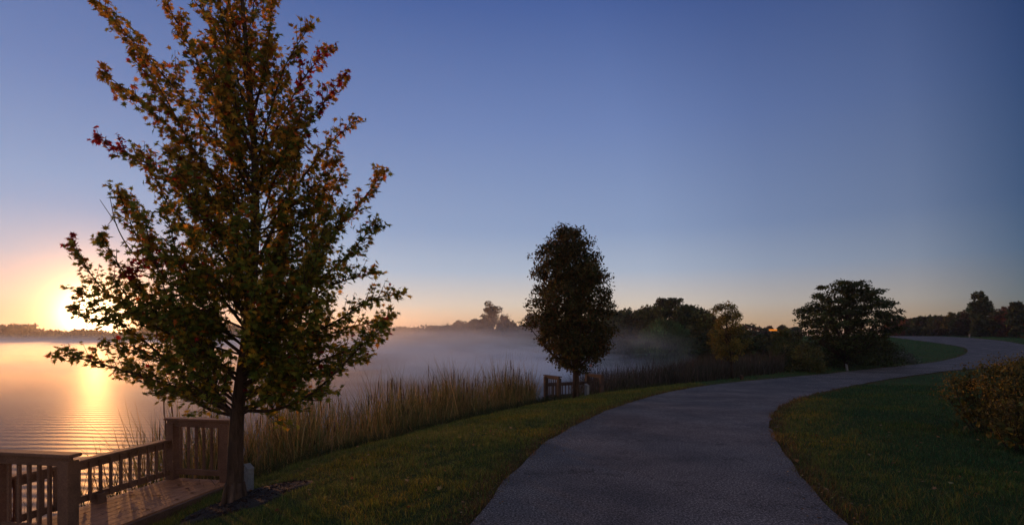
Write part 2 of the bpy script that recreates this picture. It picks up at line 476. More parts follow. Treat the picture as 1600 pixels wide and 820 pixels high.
def build_maple():
    Y0 = 6.85; base = px(367, 795, Y0)
    root = empty('maple_tree', tuple(base), 'large young maple with olive and orange leaves beside the lakeside deck', 'tree')
    wp = lambda x, y, dy=0: px(x, y, Y0 + dy) - base
    trunk = catmull([wp(367, 812), wp(367, 780), wp(368, 720), wp(370, 660), wp(376, 600), wp(385, 530), wp(394, 440), wp(399, 360), wp(398, 250), wp(390, 130), wp(380, 20), wp(372, -70), wp(370, -150)], 6)
    nT = len(trunk); tz = trunk[:, 2]
    tr = np.interp(tz, [-.2, 0, .25, .6, 1.2, 2, 3.5, 5, 6.5, 7.8], [.15, .125, .102, .092, .080, .066, .048, .034, .02, .008])
    mb = MB(); mb.tube(trunk, tr, 14)
    for k in range(7):  # root flare ridges
        a_ = k * .9 + .3; d_ = np.array([math.cos(a_), math.sin(a_), 0])
        mb.tube([d_ * .09 + (0, 0, .34), d_ * .115 + (0, 0, .12), d_ * .16 + (0, 0, -.02), d_ * .21 + (0, 0, -.1)], [.03, .045, .05, .03], 6)
    limbs = []   # (points, r0, leafy start)
    def T(y):    # point on trunk at photo row y
        z = (wp(380, y))[2]; i = int(np.argmin(abs(tz - z))); return trunk[i]
    spec = [  # origin row, mid points (px, py), tip depth offset
        (300, [(330, 205), (232, 92), (148, 0)], .5), (385, [(335, 275), (250, 185), (166, 117)], -.3), (430, [(325, 330), (245, 265), (156, 218)], .3),
        (520, [(335, 455), (240, 385), (196, 303)], -.5), (600, [(300, 530), (175, 465), (112, 382)], .3), (655, [(310, 618), (230, 590), (150, 566), (90, 552)], -.25),
        (560, [(310, 505), (225, 485), (150, 500), (112, 480)], .8), (650, [(300, 600), (240, 545), (190, 505), (125, 455)], -.7), (500, [(340, 440), (270, 400), (205, 425)], -.9),
        (570, [(435, 465), (500, 385), (560, 320), (598, 270)], .2), (600, [(430, 545), (520, 505), (575, 470), (622, 458)], -.3), (430, [(440, 330), (490, 255), (552, 188)], .4),
        (370, [(430, 280), (480, 195), (534, 124)], -.3), (320, [(420, 230), (470, 130), (516, 74)], .4), (260, [(418, 190), (445, 105), (482, 44)], -.4), (200, [(410, 120), (420, 60), (426, 4)], .1),
        (642, [(430, 640), (490, 612), (545, 560), (600, 505)], -.5), (625, [(440, 590), (510, 560), (580, 530), (612, 490)], .5), (540, [(450, 470), (520, 420), (586, 352)], -.8),
        (480, [(430, 410), (490, 360), (530, 280)], .7), (300, [(350, 190), (300, 80), (252, -10)], -.3), (250, [(360, 150), (330, 50), (300, -40)], .3), (180, [(380, 90), (395, 20), (400, -60)], .3),
        (230, [(370, 120), (345, 20), (330, -90)], -.2), (350, [(320, 260), (262, 160), (215, 80)], -.4), (120, [(365, 40), (350, -40), (345, -120)], .2), (640, [(420, 625), (455, 615), (500, 608)], .9),
        (450, [(330, 380), (270, 330), (225, 240)], .6), (655, [(330, 640), (280, 615), (235, 600), (200, 570)], .7), (590, [(420, 560), (470, 540), (540, 545)], 1.1), (610, [(440, 560), (520, 520), (592, 500)], .1), (620, [(440, 600), (500, 580), (572, 556)], .7), (560, [(440, 510), (510, 450), (585, 425)], -.3),
        (630, [(310, 585), (250, 560), (165, 535)], .2), (590, [(300, 540), (230, 500), (178, 435)], -.5), (520, [(440, 455), (500, 400), (540, 335)], .1)]
    for oy, pts, dy in spec:
        o = T(oy); n = len(pts); P = [o] + [wp(x, y, dy * ((i + 1) / n) ** 1.0) for i, (x, y) in enumerate(pts)]
        limbs.append((catmull(P, 9), 0.024 if oy > 400 else .017))
    # limbs toward and away from the camera
    for k in range(62):
        oy = 655 - 560 * rng.random() ** 1.5; a_ = rng.uniform(0, 2 * math.pi)
        dirx, diry = math.cos(a_), math.sin(a_)
        if abs(diry) < .45: diry = math.copysign(.6, diry)
        ln = np.interp(oy, [100, 300, 500, 650], [.45, 1.05, 1.55, 1.6]) * rng.uniform(.6, 1.0)
        o = T(oy); rise = rng.uniform(.55, 1.15)
        P = [o, o + np.array([dirx * .35, diry * .35, .22 * rise]) * ln, o + np.array([dirx * .68, diry * .68, .62 * rise]) * ln, o + np.array([dirx * .85, diry * .85, 1.1 * rise]) * ln]
        limbs.append((catmull(P, 8), .014))
    anchors = []; tdir = []; hgt = []; reds = []
    for li, (P, r0) in enumerate(limbs):
        n = len(P); mb.tube(P[::2] if n % 2 else P, np.linspace(r0, .004, len(P[::2] if n % 2 else P)), 6, False)
        seg = np.linalg.norm(np.diff(P, axis=0), axis=1); cum = np.concatenate([[0], np.cumsum(seg)]); Ln = cum[-1]
        s = .28 if li not in (5, 0) else .22
        start = .12
        while s < Ln:
            f = s / Ln; i = min(int(np.searchsorted(cum, s)), n - 1); p = P[i]; t = P[i] - P[max(i - 1, 0)]; t = t / (np.linalg.norm(t) + 1e-9)
            if f > start:
                tl = (1 - f) * Ln * .28 * rng.uniform(.5, 1.1) + rng.uniform(.07, .16)
                tl = min(tl, .50) if f < .5 else min(tl, .24)
                a_ = rng.uniform(0, 2 * math.pi); side = np.cross(t, [math.cos(a_), math.sin(a_), .2]); side /= np.linalg.norm(side) + 1e-9
                dv = t * .75 + side * .62 + np.array([0, 0, .22]); dv /= np.linalg.norm(dv)
                q1 = p + dv * tl * .55; q2 = p + dv * tl + np.array([0, 0, .05 * tl])
                mb.tube([p, q1, q2], [.0055, .004, .002], 4, False)
                for f2 in np.arange(.2, 1.01, .052 / max(tl, .06)):
                    anchors.append(p + (q2 - p) * f2); tdir.append(dv); hgt.append(f); reds.append(li)
            anchors.append(p); tdir.append(t); hgt.append(f); reds.append(li)
            s += .058
        for _ in range(6): anchors.append(P[-1] + rng.normal(0, .02, 3)); tdir.append(t); hgt.append(1); reds.append(li)
    # bare dead twig on the left
    tw = catmull([wp(300, 470, -.2), wp(245, 430, -.2), wp(205, 392, -.2), wp(182, 352, -.2), wp(172, 310, -.2)], 6)
    dt = MB(); dt.tube(tw, np.linspace(.012, .004, len(tw)), 5, False)
    for a1, b1 in (((183, 352), (156, 312)), ((205, 392), (214, 375)), ((178, 340), (168, 352)), ((195, 378), (188, 385))): dt.tube([wp(*a1, -.2), wp(*b1, -.2)], [.006, .003], 4, False)
    mb.build('trunk', M_BARK, root, True); o = dt.build('dead_twig', M_BARK, root); o['label'] = 'bare leafless twig'
    A_ = np.array(anchors); D = np.array(tdir); Hh = A_[:, 2] + base[2]; fr = np.array(hgt); li = np.array(reds)
    rep = 3; A_ = np.repeat(A_, rep, 0); D = np.repeat(D, rep, 0); Hh = np.repeat(Hh, rep); fr = np.repeat(fr, rep); li = np.repeat(li, rep)
    keep = rng.random(len(A_)) < .88; A_, D, Hh, fr, li = A_[keep], D[keep], Hh[keep], fr[keep], li[keep]
    n = len(A_); print('maple leaves', n)
    off = rng.normal(0, 1, (n, 3)); off /= np.linalg.norm(off, axis=1)[:, None]
    A_ = A_ + off * rng.uniform(.015, .07, n)[:, None]
    yaw = np.arctan2(D[:, 1], D[:, 0]) - math.pi / 2 + rng.normal(0, 1.1, n)
    Rm = rots(n, yaw, rng.normal(-.35, .55, n), rng.normal(0, .6, n))
    green = pal(n, [(.13, .145, .022), (.19, .175, .025), (.26, .20, .028), (.09, .115, .022)], [4, 4, 2, 3], .22)
    orange = pal(n, [(.42, .20, .026), (.52, .27, .036), (.32, .20, .03), (.42, .11, .02)], [4, 3, 4, 1.5], .25)
    red = pal(n, [(.30, .022, .018), (.22, .016, .018)], [1, 1], .25)
    wo = np.clip((Hh - 1.2) / 4.2, 0, 1) * .52 + .10 + .25 * (fr > .8) * (Hh > 3)
    C = np.where((rng.random(n) < wo)[:, None], orange, green)
    redlimb = ((li == 2) & (fr > .82)) | ((li == 8) & (fr > .72)) | ((li == 4) & (fr > .93)) | ((li == 13) & (fr > .6) & (rng.random(n) < .4)) | ((li == 12) & (fr > .6) & (rng.random(n) < .3)) | (rng.random(n) < .012)
    C = np.where(redlimb[:, None], red, C)
    V, F, CC = scatter(LEAFV, LEAFF, A_, Rm, rng.uniform(.05, .10, n), C)
    mk('crown', V, F, M_LEAF, root, CC)
    return base


MAPLE = build_maple()


# ------------------------------------------------------------------ generic tree and shrub
def tree(name, label, cat, x, y, h, prof, leaf, count, cols, wts, group=None, trunk_r=.1, trunk_h=.25, bark=None, limbs=9, mat=None,
         tV=OVALV, tF=OVALF, clump=.16, vz=.75, nclump=60, droop=-.4, lean=(0, 0), fill=.5, squash=1.0, z=None, seed=None, jit=.25, round_=0):
    """prof: list of (height fraction, radius in metres) of the crown outline"""
    if z is None: z = gz(x, y)
    root = empty(name, (x, y, z), label, cat, group)
    hs = [p[0] for p in prof]; rsd = [p[1] for p in prof]; rad = lambda f: np.interp(f, hs, rsd)
    mb = MB(); top = hs[-1] * h * .93
    tp = [np.array([lean[0] * (t ** 1.5), lean[1] * (t ** 1.5), top * t]) + np.array([rng.normal(0, .02), rng.normal(0, .02), 0]) * (t > 0) for t in np.linspace(0, 1, 7)]
    tp[0] = tp[0] - np.array([0, 0, .1])
    if trunk_r > 0: mb.tube(tp, np.linspace(trunk_r, trunk_r * .15, 7), 8)
    # clump centres inside the outline, biased outwards
    c = []
    while len(c) < nclump:
        f = rng.uniform(hs[0], hs[-1]); r = rad(f)
        if rng.random() > (r / max(rsd)) ** 1.3 + .04: continue
        a_ = rng.uniform(0, 2 * math.pi); u = (rng.random() ** fill) * rng.uniform(.85, 1.06)
        c.append((lean[0] * f + r * u * math.cos(a_), lean[1] * f + r * u * math.sin(a_) * squash, f * h))
    c = np.array(c)
    if trunk_r > 0:
        for k in range(limbs if limbs < len(c) else len(c)):
            e = c[k]; s0 = max(trunk_h * h, e[2] - np.hypot(e[0], e[1]) * 1.2 - .1 * h); s0 = min(s0, top * .9)
            o_ = np.array([lean[0] * (s0 / top) ** 1.5, lean[1] * (s0 / top) ** 1.5, s0]); mid = o_ * .45 + e * .55 - np.array([0, 0, .04 * h])
            mb.tube([o_, mid, e], [trunk_r * .42, trunk_r * .25, trunk_r * .08], 5, False)
        mb.build('trunk', bark or M_BARK2, root, True)
    per = rng.integers(0, len(c), count); csz = clump * rng.uniform(.55, 1.35, len(c))
    off = rng.normal(0, 1, (count, 3)); off *= (rng.random(count) ** .45 / np.linalg.norm(off, axis=1))[:, None] * 1.9
    off = off * csz[per][:, None] * np.array([1, 1, vz])
    P = c[per] + off; P[:, 2] = np.maximum(P[:, 2], .03)
    tone = np.exp(rng.normal(0, .22, len(c)))
    C = pal(count, cols, wts, jit) * tone[per][:, None]
    Rm = rots(count, None, rng.normal(droop, .6, count), rng.normal(0, .6, count))
    V, F, CC = scatter(tV, tF, P, Rm, leaf * rng.uniform(.7, 1.25, count), C)
    mk('crown', V, F, mat or M_FOL, root, CC)
    return root


# the dense oval tree beside the second deck
tree('oval_tree', 'dense oval dark tree in front of the far small deck', 'tree', px(900, 0, 18.5)[0], 18.5, 5.85,
     [(.17, .35), (.23, .85), (.32, 1.28), (.44, 1.46), (.55, 1.46), (.68, 1.30), (.80, 1.10), (.90, .84), (.97, .45), (1.0, .2)], .10, 46000,
     [(.055, .056, .018), (.085, .062, .020), (.04, .042, .016), (.13, .058, .018)], [4, 3, 3, 1.2], trunk_r=.12, trunk_h=.17, bark=M_BARK, limbs=40, nclump=520, clump=.165, fill=.6,
     lean=(-.35, 0))

DKG = [(.036, .056, .018), (.052, .064, .020), (.028, .042, .016)]
OLV = [(.085, .085, .022), (.11, .09, .024), (.06, .07, .02)]
RUST = [(.14, .040, .018), (.07, .036, .016), (.16, .055, .02)]


def at(xp, Y): return px(xp, 0, Y)[0]


# small orange-tinged tree before the reeds, with a split crown
tree('small_tree', 'small olive orange tree with thin trunk among grey reeds', 'tree', at(1145, 27.5), 27.5, 3.7,
     [(.27, .5), (.4, .95), (.62, 1.0), (.8, .85), (.93, .7), (1.0, .35)], .10, 7500, [(.15, .12, .024), (.11, .10, .022), (.19, .12, .022)], [3, 3, 2],
     trunk_r=.075, trunk_h=.2, limbs=26, nclump=95, clump=.14, fill=.6, lean=(-.45, 0))
tree('spreading_tree', 'big wide spreading dark tree beside the path with layered branches', 'tree', at(1322, 34.5), 34.5, 5.55,
     [(.06, 1.6), (.2, 2.6), (.4, 3.15), (.62, 3.35), (.8, 2.6), (.92, 1.7), (1.0, .8)], .17, 26000, DKG + [(.05, .05, .014)], [3, 4, 3, 2],
     trunk_r=.14, trunk_h=.12, limbs=60, nclump=330, clump=.27, fill=.6, droop=.1, squash=.8, vz=.33)

# shrubs round the spreading tree
for i, (xp, Y, h, w, cols, lab) in enumerate([
        (1262, 28.0, 1.5, 1.1, OLV, 'yellow green bush at the left foot of the spreading tree'),
        (1235, 30.0, 1.9, 1.5, DKG, 'dark bush between the reeds and the spreading tree'),
        (1372, 33.0, 1.7, 1.5, DKG, 'dark bush at the right foot of the spreading tree'),
        (1345, 34.5, 2.2, 1.9, DKG, 'dark tall bush behind the spreading tree'),
        (1404, 36.0, .75, 1.2, [(.10, .11, .09), (.05, .06, .04)], 'low pale grey leaved bush right of the spreading tree'),
        (1300, 33.0, 1.5, 1.6, DKG, 'dark bush behind the spreading tree trunk')]):
    Y += 3.6; h *= 1.1; w *= 1.05
    tree('bush', lab, 'bush', at(xp, Y), Y, h, [(.02, w * .8), (.4, w), (.75, w * .8), (1, w * .3)], .12, 3600, cols, [1] * len(cols), 'bushes round the spreading tree',
         trunk_r=.03, trunk_h=.05, limbs=10, nclump=55, clump=.2)

# trees and bushes on the bank behind the cove
def top_h(xp, Y, ty):
    return max(.6, CAMZ + (HOR - ty) / FPX * Y - gz(at(xp, Y), Y)) / 1.03


bank = [(985, 62, 483, 2.3, DKG, 'tree', 'dark round tree right behind the oval tree'), (958, 60, 487, 1.8, DKG, 'tree', 'dark tree half hidden by the oval tree'),
        (1046, 64, 467, 2.6, DKG, 'tree', 'tallest dark tree on the bank behind the willow'), (1014, 60, 481, 1.7, OLV, 'tree', 'olive tree between two dark trees on the bank'),
        (1078, 60, 479, 1.9, DKG, 'tree', 'dark tree just right of the tallest bank tree'), (1100, 56, 486, 1.3, OLV, 'tree', 'thin olive tree behind the small orange tree')]
for xp, Y, ty, w, cols, cat, lab in bank:
    h = top_h(xp, Y, ty)
    tree('bank_tree', lab, cat, at(xp, Y), Y, h, [(.08, w * .8), (.4, w), (.7, w * .85), (.9, w * .7), (1, w * .4)], .2, 7500, cols, [1] * len(cols), 'trees on the far bank of the cove',
         trunk_r=.14, trunk_h=.1, limbs=12, nclump=130, clump=.33, tV=CL, tF=CF)
tree('willow_shrub', 'broad feathery green willow shrub at the edge of the cove', 'shrub', at(1042, 50.5), 50.5, top_h(1042, 50.5, 503), [(.02, 3.0), (.35, 3.5), (.65, 2.9), (.88, 1.8), (1, .8)], .42, 13000,
     [(.055, .12, .04), (.075, .12, .045), (.04, .085, .03)], [2, 2, 1], trunk_r=.05, trunk_h=.05, limbs=18, nclump=120, clump=.32,
     tV=[(0, 0, 0), (.06, .4, .03), (0, 1, 0), (-.06, .4, .03)], droop=.9)
for xp, Y, ty, w, cols, lab in [(1120, 46, 519, 2.2, DKG, 'dark bush left of the low field line'), (1158, 44, 522, 2.0, OLV, 'olive bush behind the small orange tree'),
                               (1195, 42, 526, 2.0, DKG, 'dark bush below the orange roof stand-in'), (1228, 40, 517, 1.8, OLV, 'olive bush left behind the spreading tree'),
                               (1175, 38, 536, 1.8, DKG, 'low dark bush above the grey reeds'), (970, 56, 540, 2.2, DKG, 'low dark bush at the water right of the oval tree'),
                               (1000, 53, 546, 1.8, DKG, 'low dark bush at the water left of the willow')]:
    h = top_h(xp, Y, ty)
    tree('bush', lab, 'bush', at(xp, Y), Y, h, [(.02, w * .8), (.4, w), (.75, w * .75), (1, w * .3)], .2, 2600, cols, [1] * len(cols), 'bushes behind the reeds',
         trunk_r=.03, trunk_h=.05, limbs=8, nclump=50, clump=.26, tV=CL, tF=CF)

# far shore in the mist, middle of the photo
mid = [(560, 112, 511, 5, 'misty low tree nearest the large maple'), (588, 113, 513, 5, 'misty low tree second from the large maple'), (618, 112, 515, 5, 'misty low tree third from the large maple'),
       (648, 111, 516, 5, 'misty low tree where the bank dips'), (678, 110, 512, 4.5, 'misty rounded tree left of the humped one'), (700, 109, 511, 3.5, 'misty tree touching the humped one'),
       (722, 108, 504, 3.0, 'misty humped tree left of the tall poplar'), (748, 107, 500, 2.6, 'misty tree leaning on the tall poplar from the left'), (793, 104, 503, 2.4, 'misty bush at the right foot of the tall poplar'),
       (815, 102, 510, 2.0, 'small pointed misty bush left of the oval tree'), (836, 100, 492, 2.0, 'misty tree peeping out left behind the oval tree'), (862, 98, 506, 3, 'misty bush behind the oval tree'),
       (905, 92, 508, 3.5, 'misty bush seen under the oval tree'), (935, 86, 503, 3.0, 'misty bush right behind the oval tree')]
for xp, Y, ty, w, lab in mid:
    h = top_h(xp, Y + 3, ty)
    tree('misty_tree', lab, 'tree', at(xp, Y + 3), Y + 3, h, [(.0, w * .8), (.4, w), (.72, w * .8), (.92, w * .6), (1, w * .3)], .32, 3200, [(.03, .034, .016), (.045, .038, .018)], [1, 1], 'trees along the misty far shore',
         trunk_r=.1, trunk_h=.1, limbs=7, nclump=50, clump=.5, tV=CL, tF=CF)
tree('poplar_tree', 'tall airy misty tree rising above the far shore', 'tree', at(770, 108), 108, top_h(770, 108, 473), [(.05, 2.0), (.3, 3.0), (.55, 2.9), (.8, 2.0), (1, .9)], .22, 4200,
     [(.035, .034, .016), (.05, .038, .018)], [1, 1], 'trees along the misty far shore', trunk_r=.16, trunk_h=.1, limbs=22, nclump=46, clump=.5, fill=.8, tV=CL, tF=CF)


# far wood on the left, one mass
def far_wood():
    line = dense(np.array([(-26, 116), (-50, 134), (-115, 242), (-214, 346), (-305, 382), (-420, 400), (-620, 436)], float), 3.0)
    V = []; n = len(line); pts = []; sz = []
    for i, p in enumerate(line):
        d = np.hypot(*p); h = (4.2 + 1.5 * math.sin(i * .31) + 1.2 * math.sin(i * .83 + 1) + rng.uniform(0, 1.6)) * np.interp(d, [110, 200, 400, 700], [.75, .9, 1.35, 1.9]) * (1 - .55 * math.exp(-((math.degrees(math.atan2(p[0], p[1])) + 36.5) / 4.5) ** 2))
        k = 60
        q = rng.normal(0, 1, (k, 3)) * np.array([1.6, 2.2, h * .25]) * np.interp(d, [110, 400], [1, 1.7]) + np.array([p[0], p[1], ZW + 1 + h * .42])
        q[:, 2] = np.minimum(q[:, 2], ZW + 1 + h + rng.uniform(-.3, .4, k)); q[:, 2] = np.maximum(q[:, 2], ZW + .3); pts.append(q); sz.append(np.full(k, np.interp(d, [110, 400], [.8, 2.2])))
    P = np.concatenate(pts); n = len(P)
    V, F, C = scatter(CL, CF, P, rots(n, None, rng.normal(0, .8, n), rng.normal(0, .8, n)), np.concatenate(sz) * rng.uniform(.7, 1.3, n), pal(n, [(.035, .036, .018), (.05, .04, .02)], [1, 1]))
    tag(mk('far_wood', V, F, M_FOL, col=C), 'distant line of woods across the lake at sunrise', 'woods', kind='stuff')


far_wood()
tree('domed_tree', 'round domed tree on the far shore right of the sun', 'tree', at(240, 190) - 0, 206, 9.8, [(.0, 4), (.4, 5), (.7, 4.6), (.9, 3.0), (1, 1.2)], .8, 3000,
     [(.04, .04, .02)], [1], trunk_r=.3, trunk_h=.1, nclump=90, clump=.6, tV=CL, tF=CF)

# hedge beyond the bend on the right: individual shrubs
hx = np.linspace(1398, 1640, 22)
desc = ['rust red', 'russet', 'dark green', 'dull brown', 'olive']
for i, xp in enumerate(hx):
    Y = np.interp(xp, [1398, 1500, 1640], [108, 92, 76]) + rng.uniform(-1, 2)
    topy = np.interp(xp, [1398, 1440, 1480, 1520, 1560, 1600, 1640], [499, 497, 492, 490, 486, 482, 478]) + rng.uniform(-2.5, 2)
    X = at(xp, Y); zg = gz(X, Y); h = CAMZ + (HOR - topy) / FPX * Y - zg; w = 1.9
    ci = 0 if xp < 1432 else (1 if xp > 1560 else (2 + i % 3))
    cols = [RUST, RUST, DKG, [(.05, .034, .018), (.035, .028, .015)], OLV][ci]
    nth = ['leftmost', 'second', 'third', 'fourth', 'fifth', 'sixth', 'seventh', 'eighth', 'ninth', 'tenth', 'eleventh', 'twelfth', 'thirteenth', 'fourteenth', 'fifteenth', 'sixteenth', 'seventeenth', 'eighteenth', 'nineteenth', 'twentieth', 'last but one', 'rightmost'][i]
    tree('hedge_shrub', desc[ci] + ' shrub, ' + nth + ' from the left in the hedge beyond the bend', 'shrub', X, Y, h, [(.0, w * .9), (.5, w), (.8, w * .75), (1, w * .35)], .27, 1500, cols, [1] * len(cols),
         'shrubs of the hedge beyond the bend', trunk_r=.04, trunk_h=.05, limbs=6, nclump=42, clump=.33, tV=CL, tF=CF, squash=.8)
tree('hedge_tree', 'dark leafy tree standing out above the hedge', 'tree', at(1531, 84), 84, 6.6, [(.1, .8), (.4, .9), (.62, 1.15), (.82, 1.05), (1, .5)], .34, 2600, DKG, [1, 1, 1], 'trees in the hedge beyond the bend',
     trunk_r=.1, limbs=14, nclump=50, clump=.3, tV=CL, tF=CF)
tree('hedge_tree', 'small dark tree above the hedge at the right edge of the photo', 'tree', at(1588, 78), 78, 4.9, [(.1, .7), (.5, .9), (.82, .7), (1, .3)], .3, 1800, DKG, [1, 1, 1], 'trees in the hedge beyond the bend',
     trunk_r=.1, limbs=10, nclump=36, clump=.28, tV=CL, tF=CF)
# thin bushes on the field horizon between the small tree and the spreading tree
for i, xp in enumerate(np.linspace(1100, 1240, 9)):
    Y = 118 + 3 * (i % 2)
    tree('field_bush', ['dark', 'scrubby', 'low'][i % 3] + ' bush on the field horizon, ' + ['first', 'second', 'third', 'fourth', 'fifth', 'sixth', 'seventh', 'eighth', 'ninth'][i] + ' from the left', 'bush',
         at(xp, Y), Y, top_h(xp, Y, 513 + rng.uniform(-4, 1) - (5 if i == 4 else 0)), [(0, 1.6), (.5, 1.8), (1, .6)], .35, 420, DKG + RUST[:1], [1, 1, 1, 1], 'bushes on the field horizon', trunk_r=.04, limbs=4, nclump=18, clump=.4, tV=CL, tF=CF)

# goldenrod-like bush at the right edge
GOLD = [(.23, .13, .02), (.16, .09, .016), (.09, .08, .02), (.05, .052, .015)]


def flower_bush(name, label, x, y, h, w, n, cols, wts, seed_=0):
    root = empty(name, (x, y, gz(x, y)), label, 'bush', 'flowering bushes by the path'); st = MB(); P = []; C = []
    for k in range(int(95 * w * w)):
        a_ = rng.uniform(0, 2 * math.pi); r = w * math.sqrt(rng.random()); bx_, by_ = r * math.cos(a_) * .72, r * math.sin(a_) * .72
        hh = h * (1 - .40 * (r / w) ** 2) * rng.uniform(.8, 1.06); e = np.array([bx_ * 1.3, by_ * 1.3, hh]); o_ = np.array([bx_ * .6, by_ * .6, 0]); mid = (o_ + e) / 2 + rng.normal(0, .03, 3)
        st.tube([o_, mid, e], [.006, .005, .003], 4, False)
        for t in np.linspace(.25, 1, 26): P.append(o_ * (1 - t) + e * t + rng.normal(0, .035, 3)); C.append(0)
        for _ in range(46): q = rng.normal(0, 1, 3) * np.array([.085, .085, .06]); P.append(e + q); C.append(1)
    st.build('stem', M_BARK2, root); P = np.array(P); C = np.array(C); nn_ = len(P)
    col = np.where((C == 1)[:, None], pal(nn_, cols[:2], wts[:2], .3), pal(nn_, cols[2:], wts[2:], .3)); sc = np.where(C == 1, .035, .085) * rng.uniform(.7, 1.3, nn_)
    V, F, CC = scatter(OVALV, OVALF, P, rots(nn_, None, rng.normal(0, .8, nn_), rng.normal(0, .7, nn_)), sc, col)
    f = C == 1; n4_ = 4
    vm = np.repeat(f, n4_)
    def sub(mask):
        idx = np.nonzero(mask)[0]; v = V.reshape(nn_, 4, 3)[idx].reshape(-1, 3); c_ = CC.reshape(nn_, 4, 3)[idx].reshape(-1, 3)
        ff = (np.array(OVALF)[None] + (np.arange(len(idx)) * 4)[:, None, None]).reshape(-1, 3); return v, ff, c_
    v, ff, c_ = sub(~f); mk('foliage', v, ff, M_FOL, root, c_); v, ff, c_ = sub(f); mk('flower_heads', v, ff, M_FOL, root, c_)


flower_bush('flowering_bush', 'golden flowering bush overhanging the lawn, left end of the clump', px(1562, 0, 9.0)[0], 9.0, 1.2, .8, 0, GOLD, [1, 1, 1, 1])
flower_bush('flowering_bush', 'golden flowering bush cut by the right edge of the photo', px(1600, 0, 9.4)[0] + .55, 9.4, 1.38, 1.0, 0, GOLD, [1, 1, 1, 1])
flower_bush('flowering_bush', 'dark low flowering bush in front of the golden clump', px(1585, 0, 7.8)[0], 7.6, .75, .6, 0, [(.05, .04, .012), (.05, .045, .015)] + GOLD[2:], [1, 1, 1, 1])


# ------------------------------------------------------------------ decks with railings
def deck(label, bl, ang, W_, D_, zf, group, M_WOOD=None):
    M_WOOD = M_WOOD or globals()['M_WOOD']
    """bl: back-left (water side, near rail) corner; local +x runs along the water, local -y runs toward the lawn"""
    root = empty('viewing_deck', (bl[0], bl[1], zf), label, 'deck', group, ang)
    b = MB(); nb = int(round((D_ + .16) / .145)); y = .08
    for k in range(nb):
        b.box((W_ / 2, y - .0695, -.0175), (W_ + .16, .138, .035), bev=.004); y -= .145
    b.build('floor_boards', M_DECK, root)
    f = MB(); f.box((W_ / 2, y - .018, -.115), (W_ + .18, .034, .19), bev=.004); f.box((W_ + .10, -D_ / 2 + .02, -.135), (.034, D_ + .1, .19), bev=.004)
    f.box((-.10, -D_ / 2 + .02, -.135), (.034, D_ + .1, .19), bev=.004); f.box((W_ / 2, .06, -.135), (W_ + .1, .034, .19), bev=.004)
    f.build('fascia', M_WOOD, root)
    for sx in (0, W_ / 2, W_):
        for sy in (0, -D_): 
            mb = MB(); mb.box((sx, sy, -.7), (.14, .14, 1.12), bev=.005); mb.build('support_post', M_WOOD, root)
    def side(x0, flip):
        rl = bpy.data.objects.new('side_railing', None); COL.objects.link(rl); rl.parent = root; rl.location = (x0, 0, 0)
        for yy in (0, -D_): mb = MB(); mb.box((0, yy, .46), (.14, .14, .92), bev=.006); mb.build('railing_post', M_WOOD, rl)
        mb = MB(); mb.box((0, -D_ / 2, .977), (.16, D_ + .2, .04), bev=.006); mb.build('railing_cap', M_WOOD, rl)
        mb = MB(); mb.box((-.018, -D_ / 2, .905), (.04, D_ + .14, .10), bev=.004); mb.build('top_rail', M_WOOD, rl); mb = MB(); mb.box((0, -D_ / 2, .13), (.04, D_ - .14, .09), bev=.004); mb.build('bottom_rail', M_WOOD, rl)
        nbal = 6
        for k in range(nbal):
            yy = -(.07 + (D_ - .14) * (k + .5) / nbal); mb = MB(); mb.box((.022, yy, .50), (.036, .036, .84), bev=.004); mb.build('baluster', M_WOOD, rl)
    side(0, 1); side(W_, -1)
    rl = bpy.data.objects.new('low_railing', None); COL.objects.link(rl); rl.parent = root; rl.location = (0, .02, 0)
    hz = .64
    mb = MB(); mb.box((W_ / 2, 0, hz), (W_ - .14, .14, .038), bev=.006); mb.build('railing_cap', M_WOOD, rl)
    mb = MB(); mb.box((W_ / 2, 0, hz - .075), (W_ - .14, .04, .09), bev=.004); mb.build('top_rail', M_WOOD, rl); mb = MB(); mb.box((W_ / 2, 0, .12), (W_ - .14, .04, .09), bev=.004); mb.build('bottom_rail', M_WOOD, rl)
    nb = int((W_ - .2) / .15)
    for k in range(nb):
        xx = .1 + (W_ - .2) * (k + .5) / nb; mb = MB(); mb.box((xx, -.038, hz / 2 + .03), (.036, .034, hz - .10), bev=.004); mb.build('baluster', M_WOOD, rl)
    mb = MB(); mb.box((W_ / 2, -.01, .03), (.14, .12, .22), bev=.005); mb.build('railing_post', M_WOOD, rl)
    return root


# first deck: back (water) side runs from the near railing to the far railing
P0 = np.array([-5.98, 6.32]); P1 = np.array([-5.53, 8.86]); dv = P1 - P0
deck('weathered wooden viewing deck with railings at the lake edge beside the maple', P0, math.atan2(dv[1], dv[0]), float(np.hypot(*dv)), .98, -.72, 'lakeside viewing decks')
Q0 = np.array([1.38, 22.2]); Q1 = np.array([3.2, 23.15]); dv = Q1 - Q0
deck('far small wooden viewing deck behind the oval tree', Q0, math.atan2(dv[1], dv[0]), float(np.hypot(*dv)), 1.0, -.97, 'lakeside viewing decks', m_wood('dimmed_weathered_wood', (.045, .026, .02), (.10, .058, .042)))  # same wood as the near deck, colour darkened to offset the fill light


